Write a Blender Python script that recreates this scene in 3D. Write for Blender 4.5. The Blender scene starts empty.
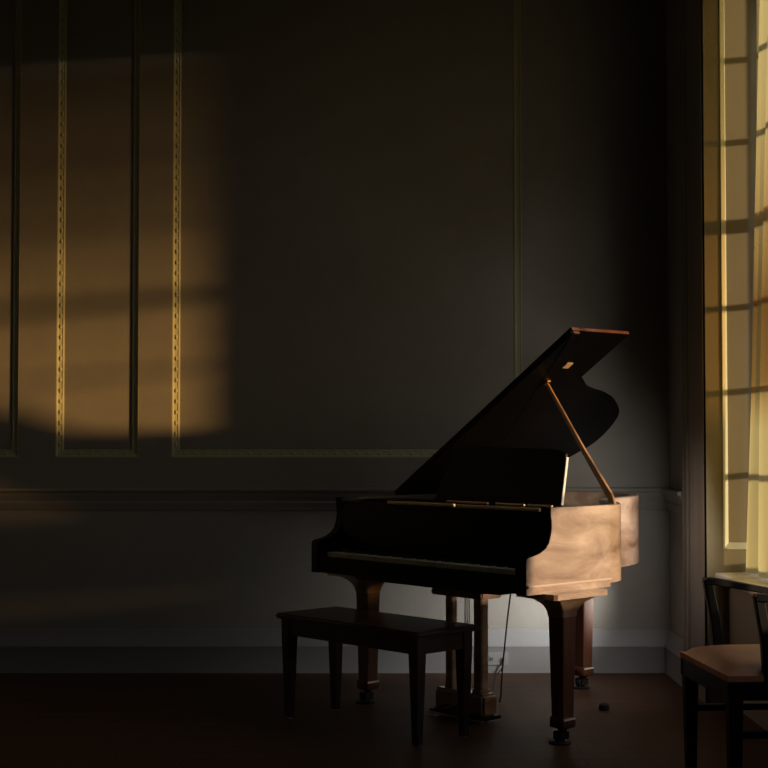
import bpy, bmesh, math, random
from mathutils import Vector, Matrix
random.seed(7)
S = bpy.context.scene
COL = S.collection
PI = math.pi

# ------------------------------------------------------------------ materials
def mat(name, base, rough=.5, metal=0., coat=0., spec=.5, var=None, grain=None, bump=0., bscale=40.):
    m = bpy.data.materials.new(name); m.use_nodes = True
    nt = m.node_tree; N = nt.nodes; L = nt.links
    b = N['Principled BSDF']
    b.inputs['Base Color'].default_value = (*base, 1)
    b.inputs['Roughness'].default_value = rough
    b.inputs['Metallic'].default_value = metal
    b.inputs['Coat Weight'].default_value = coat
    b.inputs['Coat Roughness'].default_value = .12
    b.inputs['Specular IOR Level'].default_value = spec
    tc = N.new('ShaderNodeTexCoord')
    if var:
        mp = N.new('ShaderNodeMapping'); L.new(tc.outputs['Object'], mp.inputs[0])
        mp.inputs['Scale'].default_value = grain or (1, 1, 1)
        nz = N.new('ShaderNodeTexNoise'); nz.inputs['Scale'].default_value = 6; nz.inputs['Detail'].default_value = 6
        nz.inputs['Roughness'].default_value = .6; nz.inputs['Distortion'].default_value = .6
        L.new(mp.outputs[0], nz.inputs['Vector'])
        r = N.new('ShaderNodeValToRGB'); r.color_ramp.elements[0].position = .32; r.color_ramp.elements[1].position = .7
        r.color_ramp.elements[0].color = (*base, 1); r.color_ramp.elements[1].color = (*var, 1)
        L.new(nz.outputs['Fac'], r.inputs[0]); L.new(r.outputs[0], b.inputs['Base Color'])
    if bump:
        n2 = N.new('ShaderNodeTexNoise'); n2.inputs['Scale'].default_value = bscale; n2.inputs['Detail'].default_value = 4
        L.new(tc.outputs['Object'], n2.inputs['Vector'])
        bp = N.new('ShaderNodeBump'); bp.inputs['Strength'].default_value = bump; bp.inputs['Distance'].default_value = .002
        L.new(n2.outputs['Fac'], bp.inputs['Height']); L.new(bp.outputs[0], b.inputs['Normal'])
    return m

M = {}
M['wall'] = mat('wall_paint', (.30, .285, .262), .75, var=(.33, .312, .288), bump=.25, bscale=60, spec=.2)
M['trim'] = mat('trim_paint', (.30, .285, .262), .6, bump=.08, spec=.3)
M['jamb'] = mat('shutter_box_paint', (.21, .175, .10), .6, bump=.08, spec=.25)
M['gilt'] = mat('moulding_paint', (.50, .50, .335), .5, bump=.1, spec=.4)
M['base'] = mat('baseboard_paint', (.31, .312, .325), .55, spec=.3)
M['ceil'] = mat('ceiling_paint', (.3, .29, .27), .9)
M['dim'] = mat('room_paint', (.12, .115, .105), .9)
M['wood'] = mat('mahogany_case', (.185, .09, .05), .38, coat=.7, var=(.62, .44, .32), grain=(.8, .5, 1.5), bump=.06)
M['redwood'] = mat('mahogany_dark', (.10, .032, .017), .45, coat=.15, var=(.16, .056, .03), grain=(6, 6, .8))
M['propwood'] = mat('prop_wood', (.50, .25, .11), .45, coat=.3, var=(.60, .32, .16), grain=(4, 4, 1))
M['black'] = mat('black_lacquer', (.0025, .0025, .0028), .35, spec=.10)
M['deskwood'] = mat('desk_lacquer', (.005, .0045, .004), .4, spec=.2)
M['sunline'] = mat('painted_sunline', (.95, .70, .36), .45, metal=.15)  # bright gold that paints sunlit lines on the piano front
M['glintpaint'] = mat('painted_glint', (.66, .50, .38), .35, coat=.4)  # pale colour for painted highlights
M['brass'] = mat('brass', (.83, .55, .2), .38, metal=1.)
M['goldleaf'] = mat('plate_gold', (.35, .2, .06), .45, metal=.7)
M['steel'] = mat('steel', (.6, .6, .58), .35, metal=1.)
M['ivory'] = mat('ivory_keys', (.85, .82, .66), .4)
M['ebony'] = mat('ebony_keys', (.01, .01, .01), .3)
M['felt'] = mat('felt', (.12, .01, .01), .9)
M['benchwood'] = mat('bench_wood', (.022, .012, .008), .45, coat=.2, var=(.035, .02, .013), grain=(5, 1, 1))
M['chairwood'] = mat('chair_wood', (.008, .007, .006), .5, spec=.25)
M['leather'] = mat('tan_leather', (.52, .21, .095), .5, var=(.62, .27, .13), bump=.3, bscale=120)
M['rubber'] = mat('rubber', (.015, .014, .013), .6)
M['plastic'] = mat('pale_plastic', (.34, .34, .34), .5)
M['iron'] = mat('dark_iron', (.02, .017, .014), .5, spec=.3)
M['slot'] = mat('dark_slots', (.02, .02, .02), .6)
M['sill'] = mat('sill_paint', (.92, .87, .75), .3, spec=.5)

# floor : dark brown planks
def floor_mat():
    m = bpy.data.materials.new('floor_boards'); m.use_nodes = True
    nt = m.node_tree; N = nt.nodes; L = nt.links; b = N['Principled BSDF']
    tc = N.new('ShaderNodeTexCoord'); br = N.new('ShaderNodeTexBrick')
    br.inputs['Scale'].default_value = 1; br.inputs['Brick Width'].default_value = 1.6; br.inputs['Row Height'].default_value = .11
    br.inputs['Mortar Size'].default_value = .0025
    br.inputs['Color1'].default_value = (.125, .058, .030, 1); br.inputs['Color2'].default_value = (.10, .046, .025, 1); br.inputs['Mortar'].default_value = (.03, .016, .01, 1)
    L.new(tc.outputs['Object'], br.inputs['Vector'])
    nz = N.new('ShaderNodeTexNoise'); nz.inputs['Scale'].default_value = 3; nz.inputs['Detail'].default_value = 8
    mp = N.new('ShaderNodeMapping'); mp.inputs['Scale'].default_value = (1, 8, 1); L.new(tc.outputs['Object'], mp.inputs[0]); L.new(mp.outputs[0], nz.inputs['Vector'])
    mx = N.new('ShaderNodeMix'); mx.data_type = 'RGBA'; mx.blend_type = 'MULTIPLY'; mx.inputs[0].default_value = .5
    L.new(br.outputs['Color'], mx.inputs[6]); L.new(nz.outputs['Fac'], mx.inputs[7]); L.new(mx.outputs[2], b.inputs['Base Color'])
    b.inputs['Roughness'].default_value = .55; b.inputs['Specular IOR Level'].default_value = .25
    return m
M['floor'] = floor_mat()

def glass_mat():
    m = bpy.data.materials.new('window_glass'); m.use_nodes = True
    nt = m.node_tree; N = nt.nodes; L = nt.links; N.remove(N['Principled BSDF'])
    t = N.new('ShaderNodeBsdfTransparent'); g = N.new('ShaderNodeBsdfGlossy'); g.inputs['Roughness'].default_value = .02
    f = N.new('ShaderNodeMath'); f.operation = 'MULTIPLY_ADD'; f.inputs[1].default_value = .5; f.inputs[2].default_value = .03
    lw = N.new('ShaderNodeLayerWeight'); pw = N.new('ShaderNodeMath'); pw.operation = 'POWER'; pw.inputs[1].default_value = 4; L.new(lw.outputs['Facing'], pw.inputs[0]); L.new(pw.outputs[0], f.inputs[0])
    x = N.new('ShaderNodeMixShader'); L.new(f.outputs[0], x.inputs[0]); L.new(t.outputs[0], x.inputs[1]); L.new(g.outputs[0], x.inputs[2])
    L.new(x.outputs[0], N['Material Output'].inputs[0]); return m
M['glass'] = glass_mat()

def curtain_mat(tr=.33):
    m = bpy.data.materials.new('sheer_curtain_fabric'); m.use_nodes = True
    nt = m.node_tree; N = nt.nodes; L = nt.links; N.remove(N['Principled BSDF'])
    t = N.new('ShaderNodeBsdfTransparent'); t.inputs[0].default_value = (1, .70, .31, 1)
    d = N.new('ShaderNodeBsdfDiffuse'); d.inputs[0].default_value = (.50, .42, .23, 1)
    l = N.new('ShaderNodeBsdfTranslucent'); l.inputs[0].default_value = (.66, .62, .32, 1)
    a = N.new('ShaderNodeMixShader'); a.inputs[0].default_value = .6; L.new(d.outputs[0], a.inputs[1]); L.new(l.outputs[0], a.inputs[2])
    x = N.new('ShaderNodeMixShader'); 
    tc = N.new('ShaderNodeTexCoord'); sp = N.new('ShaderNodeSeparateXYZ'); L.new(tc.outputs['Object'], sp.inputs[0])
    mr = N.new('ShaderNodeMapRange'); mr.inputs[1].default_value = 0; mr.inputs[2].default_value = 4
    cr = N.new('ShaderNodeValToRGB'); ce = cr.color_ramp.elements; ce[0].position = .33; ce[0].color = (.90,) * 3 + (1,); ce[1].position = .88; ce[1].color = (.96,) * 3 + (1,)
    for p_, v_ in ((.385, .16), (.47, .10), (.60, .46), (.72, .84)): k_ = ce.new(p_); k_.color = (v_, v_, v_, 1)   # opacity by height, shaped to dim the wall sun patch above and below
    L.new(sp.outputs['Z'], mr.inputs[0]); L.new(mr.outputs[0], cr.inputs[0]); L.new(cr.outputs[0], x.inputs[0]); L.new(t.outputs[0], x.inputs[1]); L.new(a.outputs[0], x.inputs[2])
    L.new(x.outputs[0], N['Material Output'].inputs[0]); return m
M['curtain'] = curtain_mat()

# ------------------------------------------------------------------ mesh builder
class MB:
    def __init__(s): s.v = []; s.f = []
    def add(s, vs, fs):
        n = len(s.v); s.v += [tuple(v) for v in vs]; s.f += [tuple(i + n for i in f) for f in fs]; return s
    def box(s, x0, x1, y0, y1, z0, z1):
        vs = [(x, y, z) for x in (x0, x1) for y in (y0, y1) for z in (z0, z1)]
        return s.add(vs, [(0, 1, 3, 2), (4, 6, 7, 5), (0, 4, 5, 1), (2, 3, 7, 6), (0, 2, 6, 4), (1, 5, 7, 3)])
    def loft(s, rings, cap=True, closed=False):
        n = len(rings[0]); vs = [p for r in rings for p in r]; fs = []
        R = len(rings)
        for i in range(R if closed else R - 1):
            for j in range(n):
                a = i * n + j; b = i * n + (j + 1) % n; i2 = (i + 1) % R
                fs.append((a, b, i2 * n + (j + 1) % n, i2 * n + j))
        if cap and not closed: fs.append(tuple(range(n))[::-1]); fs.append(tuple((R - 1) * n + k for k in range(n)))
        return s.add(vs, fs)
    def prism(s, poly, h, axis=2, at=0.):
        # poly: 2D points, extruded along axis from at to at+h
        def P(p, t):
            if axis == 2: return (p[0], p[1], t)
            if axis == 0: return (t, p[0], p[1])
            return (p[0], t, p[1])
        return s.loft([[P(p, at) for p in poly], [P(p, at + h) for p in poly]])
    def tube(s, path, r, n=10):
        path = [Vector(p) for p in path]; rings = []; up = None
        for i, p in enumerate(path):
            t = (path[min(i + 1, len(path) - 1)] - path[max(i - 1, 0)]).normalized()
            if up is None: up = Vector((0, 0, 1)) if abs(t.z) < .9 else Vector((1, 0, 0))
            a = t.cross(up).normalized(); b = a.cross(t).normalized(); up = b
            rr = r[i] if isinstance(r, (list, tuple)) else r
            rings.append([p + a * rr * math.cos(2 * PI * k / n) + b * rr * math.sin(2 * PI * k / n) for k in range(n)])
        return s.loft(rings)
    def bar(s, path, w, h, right=(1, 0, 0)):
        # rectangular section swept; w along 'right', h perpendicular ; lists allowed
        path = [Vector(p) for p in path]; rings = []
        for i, p in enumerate(path):
            t = (path[min(i + 1, len(path) - 1)] - path[max(i - 1, 0)]).normalized()
            a = Vector(right); a = (a - t * a.dot(t)).normalized(); b = a.cross(t)
            ww = (w[i] if isinstance(w, (list, tuple)) else w) / 2; hh = (h[i] if isinstance(h, (list, tuple)) else h) / 2
            c = min(ww, hh) * .3
            rings.append([p + a * x + b * y for x, y in ((-ww + c, -hh), (ww - c, -hh), (ww, -hh + c), (ww, hh - c), (ww - c, hh), (-ww + c, hh), (-ww, hh - c), (-ww, -hh + c))])
        return s.loft(rings)
    def lathe(s, prof, c=(0, 0), n=20):
        return s.loft([[(c[0] + r * math.cos(2 * PI * k / n), c[1] + r * math.sin(2 * PI * k / n), z) for k in range(n)] for r, z in prof])
    def egg(s, c, rx, ry, rz, n=8, m=5):
        rings = []
        for i in range(m + 1):
            t = -PI / 2 + PI * (i + .25) / (m + .5)
            rings.append([(c[0] + rx * math.cos(t) * math.cos(2 * PI * k / n), c[1] + ry * math.cos(t) * math.sin(2 * PI * k / n), c[2] + rz * math.sin(t)) for k in range(n)])
        return s.loft(rings)
    def xf(s, Mx): s.v = [tuple(Mx @ Vector(v)) for v in s.v]; return s
    def build(s, name, m, parent=None, bevel=0, smooth=False, seg=2, auto=40):
        me = bpy.data.meshes.new(name); me.from_pydata(s.v, [], s.f); me.update()
        bm = bmesh.new(); bm.from_mesh(me); bmesh.ops.recalc_face_normals(bm, faces=bm.faces)
        if bevel:
            es = [e for e in bm.edges if len(e.link_faces) == 2 and e.calc_face_angle(0) > .6]
            bmesh.ops.bevel(bm, geom=es, offset=bevel, segments=seg, affect='EDGES', clamp_overlap=True)
        for f in bm.faces: f.smooth = True
        for e in bm.edges:
            if len(e.link_faces) == 2: e.smooth = e.calc_face_angle(0) < math.radians(auto)
        bm.to_mesh(me); bm.free()
        me.materials.append(m)
        o = bpy.data.objects.new(name, me); COL.objects.link(o)
        if parent: o.parent = parent
        return o

def struct(o): o['kind'] = 'structure'; return o
def thing(name, label, cat, loc=(0, 0, 0), rz=0, group=None):
    o = bpy.data.objects.new(name, None); COL.objects.link(o); o.location = loc; o.rotation_euler = (0, 0, rz)
    o.empty_display_size = .1; return tag(o, label, cat, group)
def tag(o, label, cat, group=None):
    o['label'] = label; o['category'] = cat
    if group: o['group'] = group
    return o
def dup(o, parent, loc=None):
    c = o.copy(); COL.objects.link(c); c.parent = parent
    if loc: c.location = loc
    return c
def catmull(pts, n=8, closed=False):
    P = [Vector(p) for p in pts]; out = []; N_ = len(P)
    for i in range(N_ if closed else N_ - 1):
        g = lambda k: P[k % N_] if closed else P[min(max(k, 0), N_ - 1)]
        p0, p1, p2, p3 = g(i - 1), g(i), g(i + 1), g(i + 2)
        for k in range(n):
            t = k / n
            out.append(.5 * ((2 * p1) + (-p0 + p2) * t + (2 * p0 - 5 * p1 + 4 * p2 - p3) * t * t + (-p0 + 3 * p1 - 3 * p2 + p3) * t ** 3))
    if not closed: out.append(P[-1])
    return out

# ------------------------------------------------------------------ room
YW = 7.947; XR = 1.56; XL = -5.2; YB = -2.2; ZC = 4.3
struct(MB().box(XL - .1, 2.2, YB - .1, YW + .2, -.12, 0).build('floor', M['floor']))
struct(MB().box(XL - .1, 2.2, YB - .1, YW + .2, ZC, ZC + .1).build('ceiling', M['ceil']))
struct(MB().box(XL - .12, XL, YB - .1, YW + .2, 0, ZC).build('wall_left', M['dim']))
struct(MB().box(XL, 2.0, YB - .12, YB, 0, ZC).build('wall_front', M['dim']))

# back wall with sunk panels.  panels: (x0, x1, z0, z1)
DEP = .020
PANELS = [(-3.05, -2.002, 1.168, 4.02), (-1.80, -1.345, 1.168, 4.02), (-1.164, .758, 1.168, 4.02)]
wb = MB()
xs = [XL]
for p in PANELS: xs += [p[0], p[1]]
xs.append(XR + .5)
for i in range(0, len(xs), 2): wb.box(xs[i], xs[i + 1], YW, YW + .15, 0, ZC)
for p in PANELS:
    wb.box(p[0], p[1], YW, YW + .15, 0, p[2]); wb.box(p[0], p[1], YW, YW + .15, p[3], ZC)
    wb.box(p[0], p[1], YW + DEP, YW + .15, p[2], p[3])
struct(wb.build('wall_back', M['wall']))

# carved panel moulding: sloping strip with eggs and fillet, on the inner edges of each panel
def panel_trim(idx, p):
    m = MB(); x0, x1, z0, z1 = p; w = .042
    ring = lambda d, y: [(x0 + d, y, z0 + d), (x1 - d, y, z0 + d), (x1 - d, y, z1 - d), (x0 + d, y, z1 - d)]
    prof = [(0, YW), (.004, YW + .0005), (.009, YW + .003), (.012, YW + .008), (.030, YW + DEP - .006), (.034, YW + DEP - .008), (w, YW + DEP - .004), (w, YW + DEP + .001)]
    m.loft([ring(d, y) for d, y in prof], cap=False)
    pitch = .058
    def eggs(a, b, fix, horiz, sgn):
        n = max(1, int((b - a) / pitch)); st = (b - a) / n
        for k in range(n):
            c = a + st * (k + .5)
            if horiz: m.egg((c, YW + .0125, fix + sgn * .021), .015, .009, .010, 8, 4)
            else: m.egg((fix + sgn * .021, YW + (.0125 if sgn > 0 else .0175), c), .010, .009 if sgn > 0 else .006, .015, 8, 4)
    eggs(x0 + w, x1 - w, z0, True, 1); eggs(z0 + w, z1 - w, x0, False, 1); eggs(z0 + w, z1 - w, x1, False, -1)
    struct(m.build('trim_%d' % idx, M['gilt'], auto=12))
for i, p in enumerate(PANELS): panel_trim(i + 1, p)

# chair rail
def rail_prof():
    return [(0, 1.004), (-.052, 1.000), (-.056, .990), (-.050, .980), (-.040, .976), (-.038, .966), (-.034, .952), (-.022, .938), (-.020, .930), (-.028, .922), (-.026, .912), (-.014, .896), (-.012, .884), (0, .880)]
cr = MB(); pr = rail_prof()
cr.loft([[(XL, YW + d, z) for d, z in pr], [(XR, YW + d, z) for d, z in pr]])
struct(cr.build('trim_4', M['trim']))
cr = MB(); cr.loft([[(XR + d, YW + .02, z) for d, z in pr], [(XR + d, 7.45, z) for d, z in pr]])
struct(cr.build('trim_5', M['trim']))
bp_ = [(0, .235), (-.008, .232), (-.012, .215), (-.014, .200), (-.030, .160), (-.036, .150), (-.038, .143), (-.034, .138), (-.034, .0), (0, .0)]
b = MB(); b.loft([[(XL, YW + d, z) for d, z in bp_], [(XR, YW + d, z) for d, z in bp_]]); struct(b.build('baseboard_back', M['base']))
b = MB(); b.loft([[(XR + d, YW + .02, z) for d, z in bp_], [(XR + d, 7.45, z) for d, z in bp_]]); struct(b.build('baseboard_right', M['base']))

# right wall with deep window recess
WY0, WY1 = 4.20, 7.03; WZ0, WZ1 = .60, 3.68; XG = 1.97; XA = 1.67
wr = MB()
wr.box(XR, 2.1, WY1 + .025, YW + .15, 0, ZC)                  # far pier
wr.box(XR, 2.1, YB, WY0, 0, ZC)                        # near pier
wr.box(XR, 2.1, WY0, WY1 + .025, 3.80, ZC)                    # over the recess
wr.box(XA, 2.1, WY0, WY1 + .025, 0, WZ0)                      # apron under the sill
struct(wr.build('wall_right', M['wall']))
# panelled far jamb (splay box) facing the room
j = MB(); PX0, PX1 = 1.640, 1.93; JZ0, JZ1 = .74, 3.66
yj = WY1
j.box(XR - .012, PX0, yj, yj + .03, 0, 3.80); j.box(PX1, 2.1, yj, yj + .03, WZ0, 3.80)
j.box(PX0, PX1, yj, yj + .03, WZ0, JZ0); j.box(PX0, PX1, yj, yj + .03, JZ1, 3.8)
j.box(PX0, PX1, yj + .022, yj + .03, JZ0, JZ1)
rg = lambda d, y: [(PX0 + d, y, JZ0 + d), (PX1 - d, y, JZ0 + d), (PX1 - d, y, JZ1 - d), (PX0 + d, y, JZ1 - d)]
struct(j.build('trim_6', M['jamb']))
jm = MB(); jm.loft([rg(-.002, yj - .001), rg(.001, yj - .006), rg(.005, yj - .005), rg(.030, yj + .019), rg(.031, yj + .0225)], cap=False)
struct(jm.build('trim_9', M['gilt'], auto=5))
# fluted architrave on the room side of the far pier
c = MB(); pf = [(XR, 7.46), (1.530, 7.455), (1.524, 7.43), (1.530, 7.405), (1.540, 7.395), (1.533, 7.37), (1.526, 7.35), (1.526, 7.33), (1.540, 7.315), (1.540, 7.30),
      (1.530, 7.27), (1.530, 7.25), (1.540, 7.235), (1.540, 7.12), (1.546, 7.10), (1.548, WY1 + .004), (1.549, WY1), (XR, WY1)]
c.loft([[(x, y, 0) for x, y in pf], [(x, y, 3.9) for x, y in pf]]); struct(c.build('trim_7', M['trim']))
c = MB(); c.box(1.53, XR, WY0 - .35, WY0, 0, 3.9); struct(c.build('trim_8', M['trim'], bevel=.006))

# window
win = thing('window_1', '', 'window'); del win['label']; del win['category']; win['kind'] = 'structure'
f = MB(); fx0, fx1 = XG - .03, XG + .05
GZ0 = .69
f.box(fx0, fx1, WY0, WY0 + .05, WZ0, 3.8); f.box(fx0, fx1, WY1 - .04, WY1, WZ0, 3.8)
f.box(fx0, fx1, WY0, WY1, WZ0, GZ0); f.box(fx0, fx1, WY0, WY1, 3.62, 3.8)
f.build('window_frame', M['trim'], win, bevel=.004)
mr = MB(); mr.box(fx0 + .01, fx1 - .01, WY0 + .04, WY1 - .03, 2.300, 2.365); mr.build('meeting_rail', M['trim'], win, bevel=.004)
mu = MB()
for z in (3.15, 2.745, 1.935, 1.525, 1.115): mu.box(XG - .005, XG + .025, WY0 + .04, WY1 - .03, z - .014, z + .014)
mu.box(XG - .004, XG + .024, 6.105, 6.135, GZ0, 3.64); mu.box(XG - .004, XG + .024, 5.20, 5.23, GZ0, 3.64)
mu.build('glazing_bars', M['trim'], win)
g = MB(); g.box(XG + .008, XG + .012, WY0 + .04, WY1 - .03, GZ0 - .01, 3.64); g.build('window_glass', M['glass'], win)
sl = MB(); sl.prism([(1.60, .598), (1.595, .606), (1.597, .618), (1.606, .626), (XG - .028, .634), (XG - .028, .598)], WY1 - WY0, axis=1, at=WY0)
sl.build('window_sill', M['sill'], win)

# curtain, gathered at the far end of the recess
def curtain():
    nz, nn = 40, 90; v = []; fs = []
    for i in range(nz + 1):
        t = i / nz; z = 3.60 - t * (3.60 - .645)
        for k in range(nn + 1):
            s_ = k / nn
            y = 6.985 - s_ * (.66 + .05 * t) + .012 * math.sin(s_ * 31 + .8)
            x = 1.815 - .085 * t ** 1.1 + .03 * math.sin(s_ * 2 * PI * 3.6 + .7 * math.sin(t * 3)) * (.7 + .3 * t) + .006 * math.sin(s_ * 37 + t * 2.2)
            x += .02 * s_
            v.append((x, y, z))
    for i in range(nz):
        for k in range(nn):
            a = i * (nn + 1) + k; fs.append((a, a + 1, a + nn + 2, a + nn + 1))
    return MB().add(v, fs)
cu = curtain().build('window_curtain', M['curtain'], None, auto=180)
tag(cu, 'sheer yellowish curtain hanging gathered inside the window recess', 'curtain')
rod = MB().tube([(1.80, WY0, 3.63), (1.80, WY1, 3.63)], .012); tag(rod.build('curtain_rod', M['brass']), 'thin rod carrying the sheer curtain at the window head', 'curtain rod')

# ------------------------------------------------------------------ grand piano (local x = bass->treble, y = player->tail)
YAW = .8376; W = 1.3845
PO = (.58 - W * math.cos(YAW), 5.9248 + W * math.sin(YAW), 0)
piano = thing('grand_piano', 'mahogany baby grand piano with its lid propped open', 'piano', PO, -YAW)
ZT, ZB = .990, .655
cheek = [(0, .638), (0, .772), (.004, .784), (.014, .791), (.05, .797), (.085, .806), (.118, .822), (.140, .845), (.151, .875), (.157, .905), (.156, .935), (.152, .96), (.152, ZT)]
curve = catmull([(W, .535), (W - .012, .60), (W - .05, .67), (W - .12, .75), (W - .22, .84), (W - .31, .91), (1.03, .98), (.983, 1.05), (.955, 1.13), (.925, 1.25), (.866, 1.385), (.775, 1.505), (.66, 1.568), (.51, 1.594), (.395, 1.553), (.28, 1.478), (.14, 1.375), (.045, 1.28), (.004, 1.18), (0, 1.06)], 6)
curve = [(p.x, p.y) for p in [Vector((q[0], q[1])) for q in curve]]
def offs(pl, d):
    out = []
    for i, p in enumerate(pl):
        a = pl[max(i - 1, 0)]; b2 = pl[min(i + 1, len(pl) - 1)]
        t = Vector((b2[0] - a[0], b2[1] - a[1])).normalized(); n = Vector((-t.y, t.x))
        out.append((p[0] + n.x * d, p[1] + n.y * d))
    return out
TH = .045
inner = offs(curve, TH)
rim = MB()
rim.prism(cheek + [(.535, ZT), (.535, .638)], TH, axis=0, at=W - TH)
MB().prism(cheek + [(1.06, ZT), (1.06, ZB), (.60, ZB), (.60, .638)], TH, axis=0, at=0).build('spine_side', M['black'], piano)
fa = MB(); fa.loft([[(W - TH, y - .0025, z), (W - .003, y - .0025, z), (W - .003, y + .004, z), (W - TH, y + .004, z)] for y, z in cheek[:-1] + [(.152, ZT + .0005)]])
fa.build('arm_face_shade', M['black'], piano)  # black strip stands in for shade on the treble arm front
rings = []
for (o, i_) in zip(curve, inner):
    r = .004
    rings.append([(o[0], o[1], ZB), (o[0], o[1], ZT - r), (o[0] + (i_[0] - o[0]) * .1, o[1] + (i_[1] - o[1]) * .1, ZT), (i_[0], i_[1], ZT), (i_[0], i_[1], ZB)])
rim.loft(rings)
rim.build('rim', M['wood'], piano, auto=35)
# moulding bead along the lower edge of case side; pale colour paints its highlight
for u in (W + .002, -.002): MB().tube([(u, .004, .672), (u, .535, .672)], .0065, 8).build('case_moulding', M['glintpaint'], piano)
# key bed + underside + braces
kb = MB(); kb.box(TH, W - TH, .012, .60, .638, .690); kb.box(.25, W - .25, .10, .56, .612, .640)
kb.build('key_bed', M['deskwood'], piano, bevel=.004)
full = [(0, .58)] + [(W, .58)] + curve
sb = MB(); sb.prism([(TH * .5, .585), (W - TH * .5, .585)] + offs(curve, TH * .5)[2:-1], .012, at=.80); sb.build('soundboard', M['propwood'], piano)
br = MB()
for a, b2 in (((.2, .60), (.45, 1.5)), ((.55, .60), (.55, 1.54)), ((1.1, .60), (.7, 1.45))): br.bar([(a[0], a[1], .71), (b2[0], b2[1], .71)], .05, .10)
br.build('back_brace', M['redwood'], piano)
pl = MB(); pl.prism([(TH + .01, .42), (W - TH - .01, .42), (W - TH - .01, .60)] + offs(curve, TH + .03)[3:-1], .012, at=.905)
pl.build('iron_plate', M['goldleaf'], piano)
st = MB()
for k in range(60):
    u = .10 + k * (W - .24) / 59; L_ = 1.45 - .80 * (k / 59) ** .8; L_ = min(L_, 1.40)
    st.bar([(u, .46, .925), (u * .92 + .02, max(.62, L_ - .1), .925)], .0012, .0012)
so = st.build('strings', M['steel'], piano); so['kind'] = 'stuff'
pb = MB(); pb.box(TH, W - TH, .30, .46, .86, .925); pb.build('pin_block', M['deskwood'], piano)
# front: fallboard, name rail, front rail
fb = MB(); fb.prism([(.150, .742), (.146, .80), (.150, .86), (.156, .93), (.160, .962), (.168, .972), (.205, .972), (.215, .94), (.215, .742)], W - 2 * TH - .002, axis=0, at=TH + .001)
fb.build('fallboard', M['black'], piano)
fh = MB()
for a, b2 in ((.36, .80), (.815, W - TH - .03)): fh.tube([(a, .168, .976), (b2, .166, .978)], .0085, 8)  # gold strips added in place of the sunlit line along the fallboard
fh.build('fallboard_sunline', M['sunline'], piano)
fr = MB(); fr.box(TH + .001, W - TH - .001, .216, .30, .90, .968); fr.build('front_rail', M['black'], piano, bevel=.004)
ds = MB(); ds.box(.06, W - .06, .30, .475, .958, .980)
ds.build('desk_shelf', M['black'], piano, bevel=.003)
le = MB()
for a, b2 in ((.62, .88), (.93, 1.10), (1.12, 1.26)): le.tube([(a, .300, .986), (b2, .300, .986)], .0055, 8)  # gold dashes added in place of sunlit streaks before the desk
le.build('desk_sunline', M['sunline'], piano)
# music desk standing up
mdk = MB(); dz0 = .982
prof = catmull([(.40, dz0), (.43, 1.06), (.47, 1.14), (.52, 1.20), (.58, 1.232), (.69, 1.235), (1.0, 1.232), (1.14, 1.228), (1.195, 1.215), (1.205, 1.19), (1.196, 1.05), (1.19, dz0)], 5)
prof = [(p[0], p[1]) for p in [(q.x, q.y) for q in [Vector((a[0], a[1])) for a in prof]]]
mdk.loft([[(u, .430 + (z - dz0) * .10, z) for u, z in prof], [(u, .446 + (z - dz0) * .10, z) for u, z in prof]])
mdk.build('music_desk', M['deskwood'], piano, bevel=.002)
de = MB(); de.bar([(1.1955, .438, dz0 + .004), (1.2005, .447, 1.07), (1.2085, .456, 1.17), (1.2085, .459, 1.195)], .006, .014, (1, 0, 0)); de.build('desk_edge_glint', M['sill'], piano)  # white strip paints the sunlit highlight on the desk's end

# keyboard
key = MB().box(TH + .036, W - TH - .036, .05, .15, .690, .712).build('keyboard', M['deskwood'], piano)
k0 = (W - 1.222) / 2; wk = MB().box(0, .0225, 0, .120, .7125, .7345).box(.0, .0225, -.002, .004, .729, .7355)
wko = wk.build('white_key', M['ivory'], key, bevel=.0012, seg=1); wko.location = (k0, .031, 0)
for k in range(1, 52): dup(wko, key, (k0 + k * .0235, .031, 0))
bk = MB(); bk.loft([[(-.0055, .0, .734), (.0055, .0, .734), (.0055, .07, .734), (-.0055, .07, .734)], [(-.0045, .006, .747), (.0045, .006, .747), (.0045, .07, .747), (-.0045, .07, .747)]])
bko = None
pat = {0: 1, 1: 0}  # A0 A#0 B0 ...
names = 'ABCDEFG'
for k in range(51):
    if names[k % 7] in 'ACDFG':
        p = (k0 + (k + 1) * .0235 - .0005, .082, 0)
        if bko is None: bko = bk.build('black_key', M['ebony'], key); bko.location = p
        else: dup(bko, key, p)
kblk = MB().box(0, .034, .012, .15, .690, .765)
o = kblk.build('key_block', M['black'], piano, bevel=.008); o.location = (TH + .001, 0, 0); dup(o, piano, (W - TH - .035, 0, 0))
MB().box(TH + .001, W - TH - .001, .008, .028, .645, .715).build('key_slip', M['black'], piano, bevel=.004)

# lid (main part rotates about the spine), folded flap lying on it
AL = .580
lid_out = [(-.006, .553), (W + .008, .553), (W + .008, .56)] + [(p[0], p[1]) for p in offs(curve, -.008)[1:]] 
Ml = Matrix.Translation((0, 0, .980)) @ Matrix.Rotation(-AL, 4, 'Y')
lid = MB().prism(lid_out, .017, at=0.).xf(Ml).build('lid', M['black'], piano)
FW = .412
flap = MB().box(-.006, W + .008, .556, .556 + FW, .019, .037).xf(Ml).build('lid_flap', M['black'], piano, bevel=.004)
MB().box(W + .0075, W + .0105, .560, .552 + FW, .0205, .0355).xf(Ml).build('edge_band', M['redwood'], bpy.data.objects['lid_flap'])
MB().box(W + .0075, W + .0105, .560, .60, .002, .015).xf(Ml).build('edge_band', M['redwood'], lid)
for u in (.3, .7, 1.1): MB().tube([(u, .550, .018), (u + .09, .550, .018)], .005, 8).xf(Ml).build('lid_hinge', M['iron'], lid)
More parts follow.
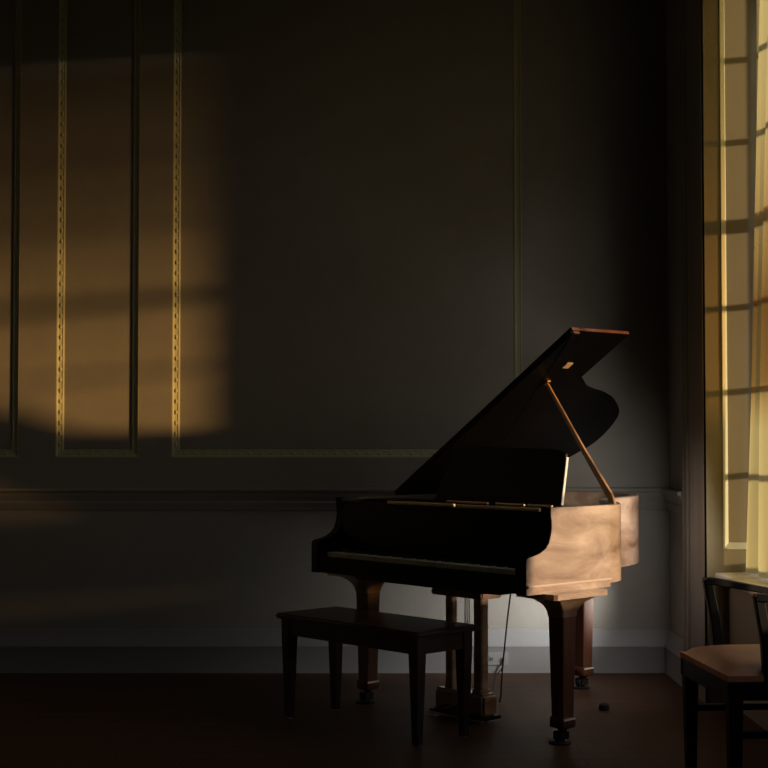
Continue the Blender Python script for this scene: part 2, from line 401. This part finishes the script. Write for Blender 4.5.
pc = MB(); pc.box(1.0, 1.04, .712, .738, -.008, 0); pc.xf(Ml).build('prop_cup', M['brass'], lid, bevel=.003)
pt = MB(); pt.box(1.14, 1.18, .72, .76, -.004, 0); pt.xf(Ml).build('lid_glint', M['glintpaint'], lid)  # thin pale patch painting a glint on the lid's underside
top = Ml @ Vector((1.02, .725, -.012))
pp = MB(); pp.bar([(1.325, .635, .965), (1.30, .643, 1.02), (1.12, .676, 1.22), tuple(top)], [.034, .030, .022, .014], [.018, .018, .016, .012], (.9, .1, .3))
pp.build('lid_prop', M['propwood'], piano)

# legs
def sq(cx, cy, hx, hy, z, r=.25):
    c_ = min(hx, hy) * r
    return [(cx + x, cy + y, z) for x, y in ((-hx + c_, -hy), (hx - c_, -hy), (hx, -hy + c_), (hx, hy - c_), (hx - c_, hy), (-hx + c_, hy), (-hx, hy - c_), (-hx, -hy + c_))]
def make_leg(wx=.115, wy=.17):
    m = MB(); R = []
    for z, a, b2 in ((.105, .035, .035), (.112, .034, .034), (.53, .043, .043)): R.append(sq(0, 0, a, b2, z, .12))
    m.loft(R)
    leg = m.build('leg', M['redwood'], piano)
    R = []
    for t in range(9):
        q = t / 8; R.append(sq(0, 0, .045 + (wx - .045) * (1 - math.cos(q * PI / 2)), .045 + (wy - .045) * (1 - math.cos(q * PI / 2)), .53 + .085 * math.sin(q * PI / 2), .10))
    R.append(sq(0, 0, wx, wy, .638, .1))
    br_ = MB().loft(R).build('leg_bracket', M['wood'], leg)
    MB().loft([sq(0, 0, .037, .037, .065, .12), sq(0, 0, .040, .040, .070, .12), sq(0, 0, .040, .040, .104, .12), sq(0, 0, .037, .037, .110, .12)]).build('leg_block', M['redwood'], leg)
    MB().box(.038, .0412, -.036, .036, .098, .106).build('block_glint', M['sill'], leg)  # pale strip paints a highlight on one side of the block
    ca = MB(); ca.lathe([(.028, .066), (.024, .060), (.016, .052), (.016, .046)], (0, 0), 14); ca.box(-.022, -.016, -.035, .015, .018, .05); ca.box(.016, .022, -.035, .015, .018, .05)
    ca.build('caster_fork', M['iron'], leg)
    wh = MB(); wh.loft([[(x, -.018 + .026 * rr * math.cos(2 * PI * k / 18), .026 + .026 * rr * math.sin(2 * PI * k / 18)) for k in range(18)] for x, rr in ((-.012, .9), (-.009, 1), (.009, 1), (.012, .9))])
    w1 = wh.build('caster_wheel', M['rubber'], leg)
    cup = MB().lathe([(.046, 0), (.048, .006), (.04, .010), (.0, .010)], (0, -.018), 18); cup.build('caster_cup', M['rubber'], leg)
    return leg
leg = make_leg()
def dup_tree(o, parent, loc):
    r = dup(o, parent, loc)
    for ch in list(o.children): dup(ch, r)
    return r
legs = [leg]; leg.location = (1.338, .272, 0)
for p in ((.100, .272, 0), (.535, 1.355, 0)):
    l2 = dup_tree(leg, piano, p); legs.append(l2)
    if p[1] > 1:
        for ch in l2.children: pass
# block joining the rear leg bracket and rim frame
MB().box(.42, .70, 1.20, 1.53, .638, .80).build('leg_plate', M['redwood'], piano, bevel=.004)
# pedal lyre
ly = MB(); ly.box(.47, .92, .27, .42, .585, .613); ly.box(.53, .86, .28, .41, .555, .586)
lyre = ly.build('pedal_lyre', M['redwood'], piano, bevel=.006)
for u, k_ in ((.600, .8), (.790, 1)):
    p_ = MB(); p_.bar([(u, .345, .13), (u, .345, .556)], .055 * k_, .052 * k_); p_.bar([(u, .345, .128), (u, .345, .145)], .066 * k_, .064 * k_)
    p_.build('lyre_post', M['wood'], lyre, bevel=.003)
bx = MB(); bx.box(.535, .850, .295, .395, .028, .128); bx.build('pedal_box', M['wood'], lyre, bevel=.012, seg=3)
MB().box(.525, .858, .275, .405, .014, .030).build('box_plinth', M['deskwood'], lyre, bevel=.002)
MB().box(.515, .868, .268, .276, .013, .020).build('plinth_edge', M['steel'], lyre)
for u in (.690, .703, .716): MB().tube([(u, .345, .12), (u, .345, .58)], .0025, 8).build('pedal_rod', M['iron'], lyre)
ped = MB(); ped.bar([(0, .30, .055), (0, .26, .055), (0, .23, .048), (0, .215, .040)], [.020, .022, .030, .024], .008, (1, 0, 0)); 
po = ped.build('pedal', M['chairwood'], lyre); po.location = (.62, 0, 0); dup(po, lyre, (.69, 0, 0)); dup(po, lyre, (.76, 0, 0))

# cord hanging from the key bed
def l2w(u, v, z):
    c_, s_ = math.cos(YAW), math.sin(YAW)
    return (PO[0] + u * c_ + v * s_, PO[1] - u * s_ + v * c_, z)
a = Vector(l2w(1.20, .20, .612)); bb = Vector((.56, 7.05, .003))
a = Vector((.575, 6.56, .618))
pts = catmull([a, a.lerp(bb, .3) + Vector((-.004, 0, -.004)), a.lerp(bb, .7) + Vector((-.004, 0, -.006)), bb + Vector((0, 0, .006)), bb + Vector((-.02, .10, .001)), bb + Vector((.00, .45, .001)), Vector((.612, 7.86, .0045)), Vector((.640, 7.895, .03)), Vector((.645, YW - .045, .08))], 8)
tag(MB().tube(pts, .0038, 6).build('power_cord', M['rubber']), 'thin dark cord slanting down from under the piano to the floor and the outlet', 'cord')

# outlet on the baseboard
ou = thing('wall_outlet', 'horizontal pale double power outlet set in the baseboard behind the piano', 'outlet', (.612, YW - .034, .078))
MB().box(-.062, .062, -.006, .001, -.034, .034).build('cover_plate', M['plastic'], ou, bevel=.002)
for sx in (-.028, .028):
    r = MB(); r.box(sx - .012, sx + .012, -.0075, -.006, -.014, .014)
    rc = r.build('receptacle', M['plastic'], ou)
    q = MB(); q.box(sx - .007, sx - .0045, -.0085, -.0074, -.009, .009); q.box(sx + .003, sx + .0055, -.0085, -.0074, -.009, .009); q.box(sx - .0045, sx + .003, -.0085, -.0074, -.002, .002)
    q.build('socket_slots', M['slot'], rc)

# small furniture cup on the floor right of the piano
tag(MB().lathe([(.022, 0), (.026, .006), (.024, .026), (.012, .032), (.008, .030)], (1.034, 6.86), 16).build('door_stop', M['rubber']), 'small dark round stopper on the floor to the right of the piano legs', 'door stop')

# ------------------------------------------------------------------ bench
BY = .815; bo = Vector((.140, 6.01, 0))   # front right corner foot
bench = thing('piano_bench', 'dark wooden piano bench with tapered legs in front of the keyboard', 'bench', (0, 0, 0))
BL, BWd, BH = .93, .38, .480
# local: x along length (0 = far-left end, BL = right end), y depth
cB, sB = math.cos(BY), math.sin(BY)
fr_world = Vector((.136, 5.985, 0))
bench.location = (fr_world.x - BL * cB, fr_world.y + BL * sB, 0); bench.rotation_euler = (0, 0, -BY)
tp = MB(); tp.box(0, BL, 0, BWd, BH - .026, BH); tp.build('bench_top', M['benchwood'], bench, bevel=.009, seg=3)
ap = MB(); i_ = .03; ap.box(i_, BL - i_, i_, i_ + .02, BH - .098, BH - .025); ap.box(i_, BL - i_, BWd - i_ - .02, BWd - i_, BH - .098, BH - .025)
ap.box(i_, i_ + .02, i_, BWd - i_, BH - .098, BH - .025); ap.box(BL - i_ - .02, BL - i_, i_, BWd - i_, BH - .098, BH - .025)
ap.build('apron', M['benchwood'], bench)
lg = MB(); lg.loft([sq(0, 0, .016, .016, .008, .1), sq(0, 0, .027, .027, BH - .11, .1), sq(0, 0, .028, .028, BH - .024, .1)])
l0 = lg.build('leg', M['benchwood'], bench); gd = MB().lathe([(.010, 0), (.013, .003), (.012, .009)], (0, 0), 12).build('glide', M['steel'], l0)
l0.location = (.05, .05, 0)
for p in ((BL - .05, .05, 0), (.05, BWd - .05, 0), (BL - .05, BWd - .05, 0)): dup_tree(l0, bench, p)

# ------------------------------------------------------------------ armchair (faces -X), world aligned with slight turn
ch = thing('armchair', 'dark wooden armchair with tan leather seat beside the window', 'chair', (1.168, 4.95, 0), .09)
# local x: 0 front edge .. .48 back ; local y: 0 near side .. .55 far side
SW, SD, SH = .56, .49, .485
cs = MB(); n = 14; vs = []; fs = []
for i in range(n + 1):
    for k in range(n + 1):
        x = SD * i / n; y = SW * k / n; ex = 1 - (2 * i / n - 1) ** 4; ey = 1 - (2 * k / n - 1) ** 4
        vs.append((x, y, SH - .01 + .042 * (ex * ey) ** .5))
for i in range(n):
    for k in range(n): a_ = i * (n + 1) + k; fs.append((a_, a_ + 1, a_ + n + 2, a_ + n + 1))
cs.add(vs, fs); cs.box(0, SD, 0, SW, SH - .03, SH - .0095)
cs.build('seat', M['leather'], ch, auto=60)
rl = MB(); rl.box(.003, .028, 0.003, SW - .003, SH - .095, SH - .03); rl.box(SD - .028, SD, 0, SW, SH - .095, SH - .03); rl.box(0, SD, 0.003, .026, SH - .095, SH - .03); rl.box(0, SD, SW - .026, SW - .003, SH - .095, SH - .03)
rl.build('seat_rail', M['chairwood'], ch, bevel=.003)
fl = MB(); fl.loft([sq(0, 0, .017, .017, 0, .15), sq(0, 0, .025, .025, SH - .12, .15), sq(0, 0, .027, .027, SH - .028, .15)])
f0 = fl.build('leg', M['chairwood'], ch); f0.location = (.030, .030, 0); dup(f0, ch, (.030, SW - .030, 0))
for y in (.028, SW - .028):
    MB().bar([(SD + .03, y, 0), (SD - .01, y, .25), (SD - .015, y, SH), (SD + .03, y, .70), (SD + .075, y, .90)], [.034] * 5, [.034, .038, .04, .036, .03], (0, 1, 0)).build('back_post', M['chairwood'], ch)
MB().bar([(SD + .07, .02, .885), (SD + .085, SW / 2, .895), (SD + .07, SW - .02, .885)], [.07] * 3, [.024] * 3, (0, 0, 1)).build('crest_rail', M['chairwood'], ch, bevel=.004)
for y in (.17, SW / 2, SW - .17): MB().bar([(SD - .015, y, SH - .04), (SD + .03, y, .70), (SD + .075, y, .865)], .035, .012, (0, 1, 0)).build('back_slat', M['chairwood'], ch)
for y, sy in ((.012, -1), (SW - .012, 1)):
    MB().bar([(.150, y, SH - .09), (.148, y, SH), (.135, y + sy * .006, .60), (.112, y + sy * .010, .715), (.108, y + sy * .010, .745)], [.032] * 5, [.046, .046, .038, .034, .036], (0, 1, 0)).build('arm_support', M['chairwood'], ch)
    MB().bar([(.096, y + sy * .010, .740), (.13, y + sy * .012, .739), (.25, y + sy * .014, .718), (.40, y + sy * .006, .690), (SD + .03, y, .690)], [.044, .050, .048, .04, .03], [.024, .028, .026, .024, .024], (0, 1, 0)).build('armrest', M['chairwood'], ch)
MB().bar([(.03, SW - .03, .27), (SD - .01, SW - .03, .27)], .018, .024, (0, 1, 0)).build('stretcher', M['chairwood'], ch)
MB().bar([(.03, .03, .27), (SD - .01, .03, .27)], .018, .024, (0, 1, 0)).build('stretcher', M['chairwood'], ch)

# ------------------------------------------------------------------ light
d = Vector((-2.70, 1.0, -.245)).normalized()
sun = bpy.data.lights.new('low_sun', 'SUN'); sun.energy = 4.6; sun.color = (1, .76, .50); sun.angle = math.radians(2.6)
so_ = bpy.data.objects.new('low_sun', sun); COL.objects.link(so_); so_.rotation_euler = d.to_track_quat('-Z', 'Y').to_euler(); so_.location = (6, 5, 4)

w = bpy.data.worlds.new('dusk_sky'); S.world = w; w.use_nodes = True
N = w.node_tree.nodes; L = w.node_tree.links
tc = N.new('ShaderNodeTexCoord'); sp = N.new('ShaderNodeSeparateXYZ'); L.new(tc.outputs['Generated'], sp.inputs[0])
rp = N.new('ShaderNodeValToRGB'); e = rp.color_ramp.elements
e[0].position = .0; e[0].color = (.02, .018, .014, 1); e[1].position = 1.; e[1].color = (.42, .55, .75, 1)
for p_, c_ in ((.48, (.03, .026, .02)), (.51, (.85, .66, .44)), (.60, (.80, .72, .62)), (.75, (.45, .50, .55))):
    k = e.new(p_); k.color = (*c_, 1)
mr_ = N.new('ShaderNodeMapRange'); mr_.inputs[1].default_value = -1; mr_.inputs[2].default_value = 1
L.new(sp.outputs['Z'], mr_.inputs[0]); L.new(mr_.outputs[0], rp.inputs[0])
bg = N['Background']; bg.inputs[1].default_value = 1.15; L.new(rp.outputs[0], bg.inputs[0])
sk = bpy.data.lights.new('sky_fill', 'AREA'); sk.shape = 'RECTANGLE'; sk.size = 5; sk.size_y = 5; sk.energy = 600; sk.color = (1.0, .96, .90)  # added area lamp outside the window, brightens the back wall
sko = bpy.data.objects.new('sky_fill', sk); COL.objects.link(sko); sko.location = (4.62, -2.92, 9.21)
sko.rotation_euler = (Vector((.8, 7.9, .2)) - sko.location).to_track_quat('-Z', 'Y').to_euler()
gl = bpy.data.lights.new('jamb_fill', 'AREA'); gl.shape = 'RECTANGLE'; gl.size = .3; gl.size_y = .6; gl.energy = 2.4; gl.color = (1, .95, .88); gl.spread = math.radians(115)  # added fill lamp by the window jamb, no fixture; lights the back wall
glo = bpy.data.objects.new('jamb_fill', gl); COL.objects.link(glo); glo.location = (1.50, 6.72, 1.0)
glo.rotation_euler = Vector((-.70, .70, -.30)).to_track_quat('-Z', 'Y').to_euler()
g2 = bpy.data.lights.new('low_fill', 'AREA'); g2.shape = 'RECTANGLE'; g2.size = .22; g2.size_y = .22; g2.energy = 2.3; g2.color = (1, .97, .90); g2.spread = math.radians(66)  # added fill lamp by the pier, no fixture; lights the wall under the piano
g2o = bpy.data.objects.new('low_fill', g2); COL.objects.link(g2o); g2o.location = (1.45, 7.45, .48)
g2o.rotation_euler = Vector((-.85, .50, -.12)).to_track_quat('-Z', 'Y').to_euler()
# sampling portal in the window opening
pa = bpy.data.lights.new('window_portal', 'AREA'); pa.shape = 'RECTANGLE'; pa.size = WY1 - WY0; pa.size_y = 3.1
pa.cycles.is_portal = True
po_ = bpy.data.objects.new('window_portal', pa); COL.objects.link(po_); po_.location = (2.08, (WY0 + WY1) / 2, 2.2)
po_.rotation_euler = Vector((-1, 0, 0)).to_track_quat('-Z', 'Z').to_euler()

# ------------------------------------------------------------------ camera
cam = bpy.data.cameras.new('camera'); cam.sensor_width = 36; cam.lens = 36 * 1449.7 / 768
co = bpy.data.objects.new('camera', cam); COL.objects.link(co); co.location = (0, 0, 1.2975)
co.rotation_euler = (PI / 2 + .0343, 0, 0); S.camera = co
S.view_settings.view_transform = 'Standard'; S.view_settings.look = 'None'; S.view_settings.gamma = 1
S.view_settings.use_curve_mapping = False; S.view_settings.exposure = 0
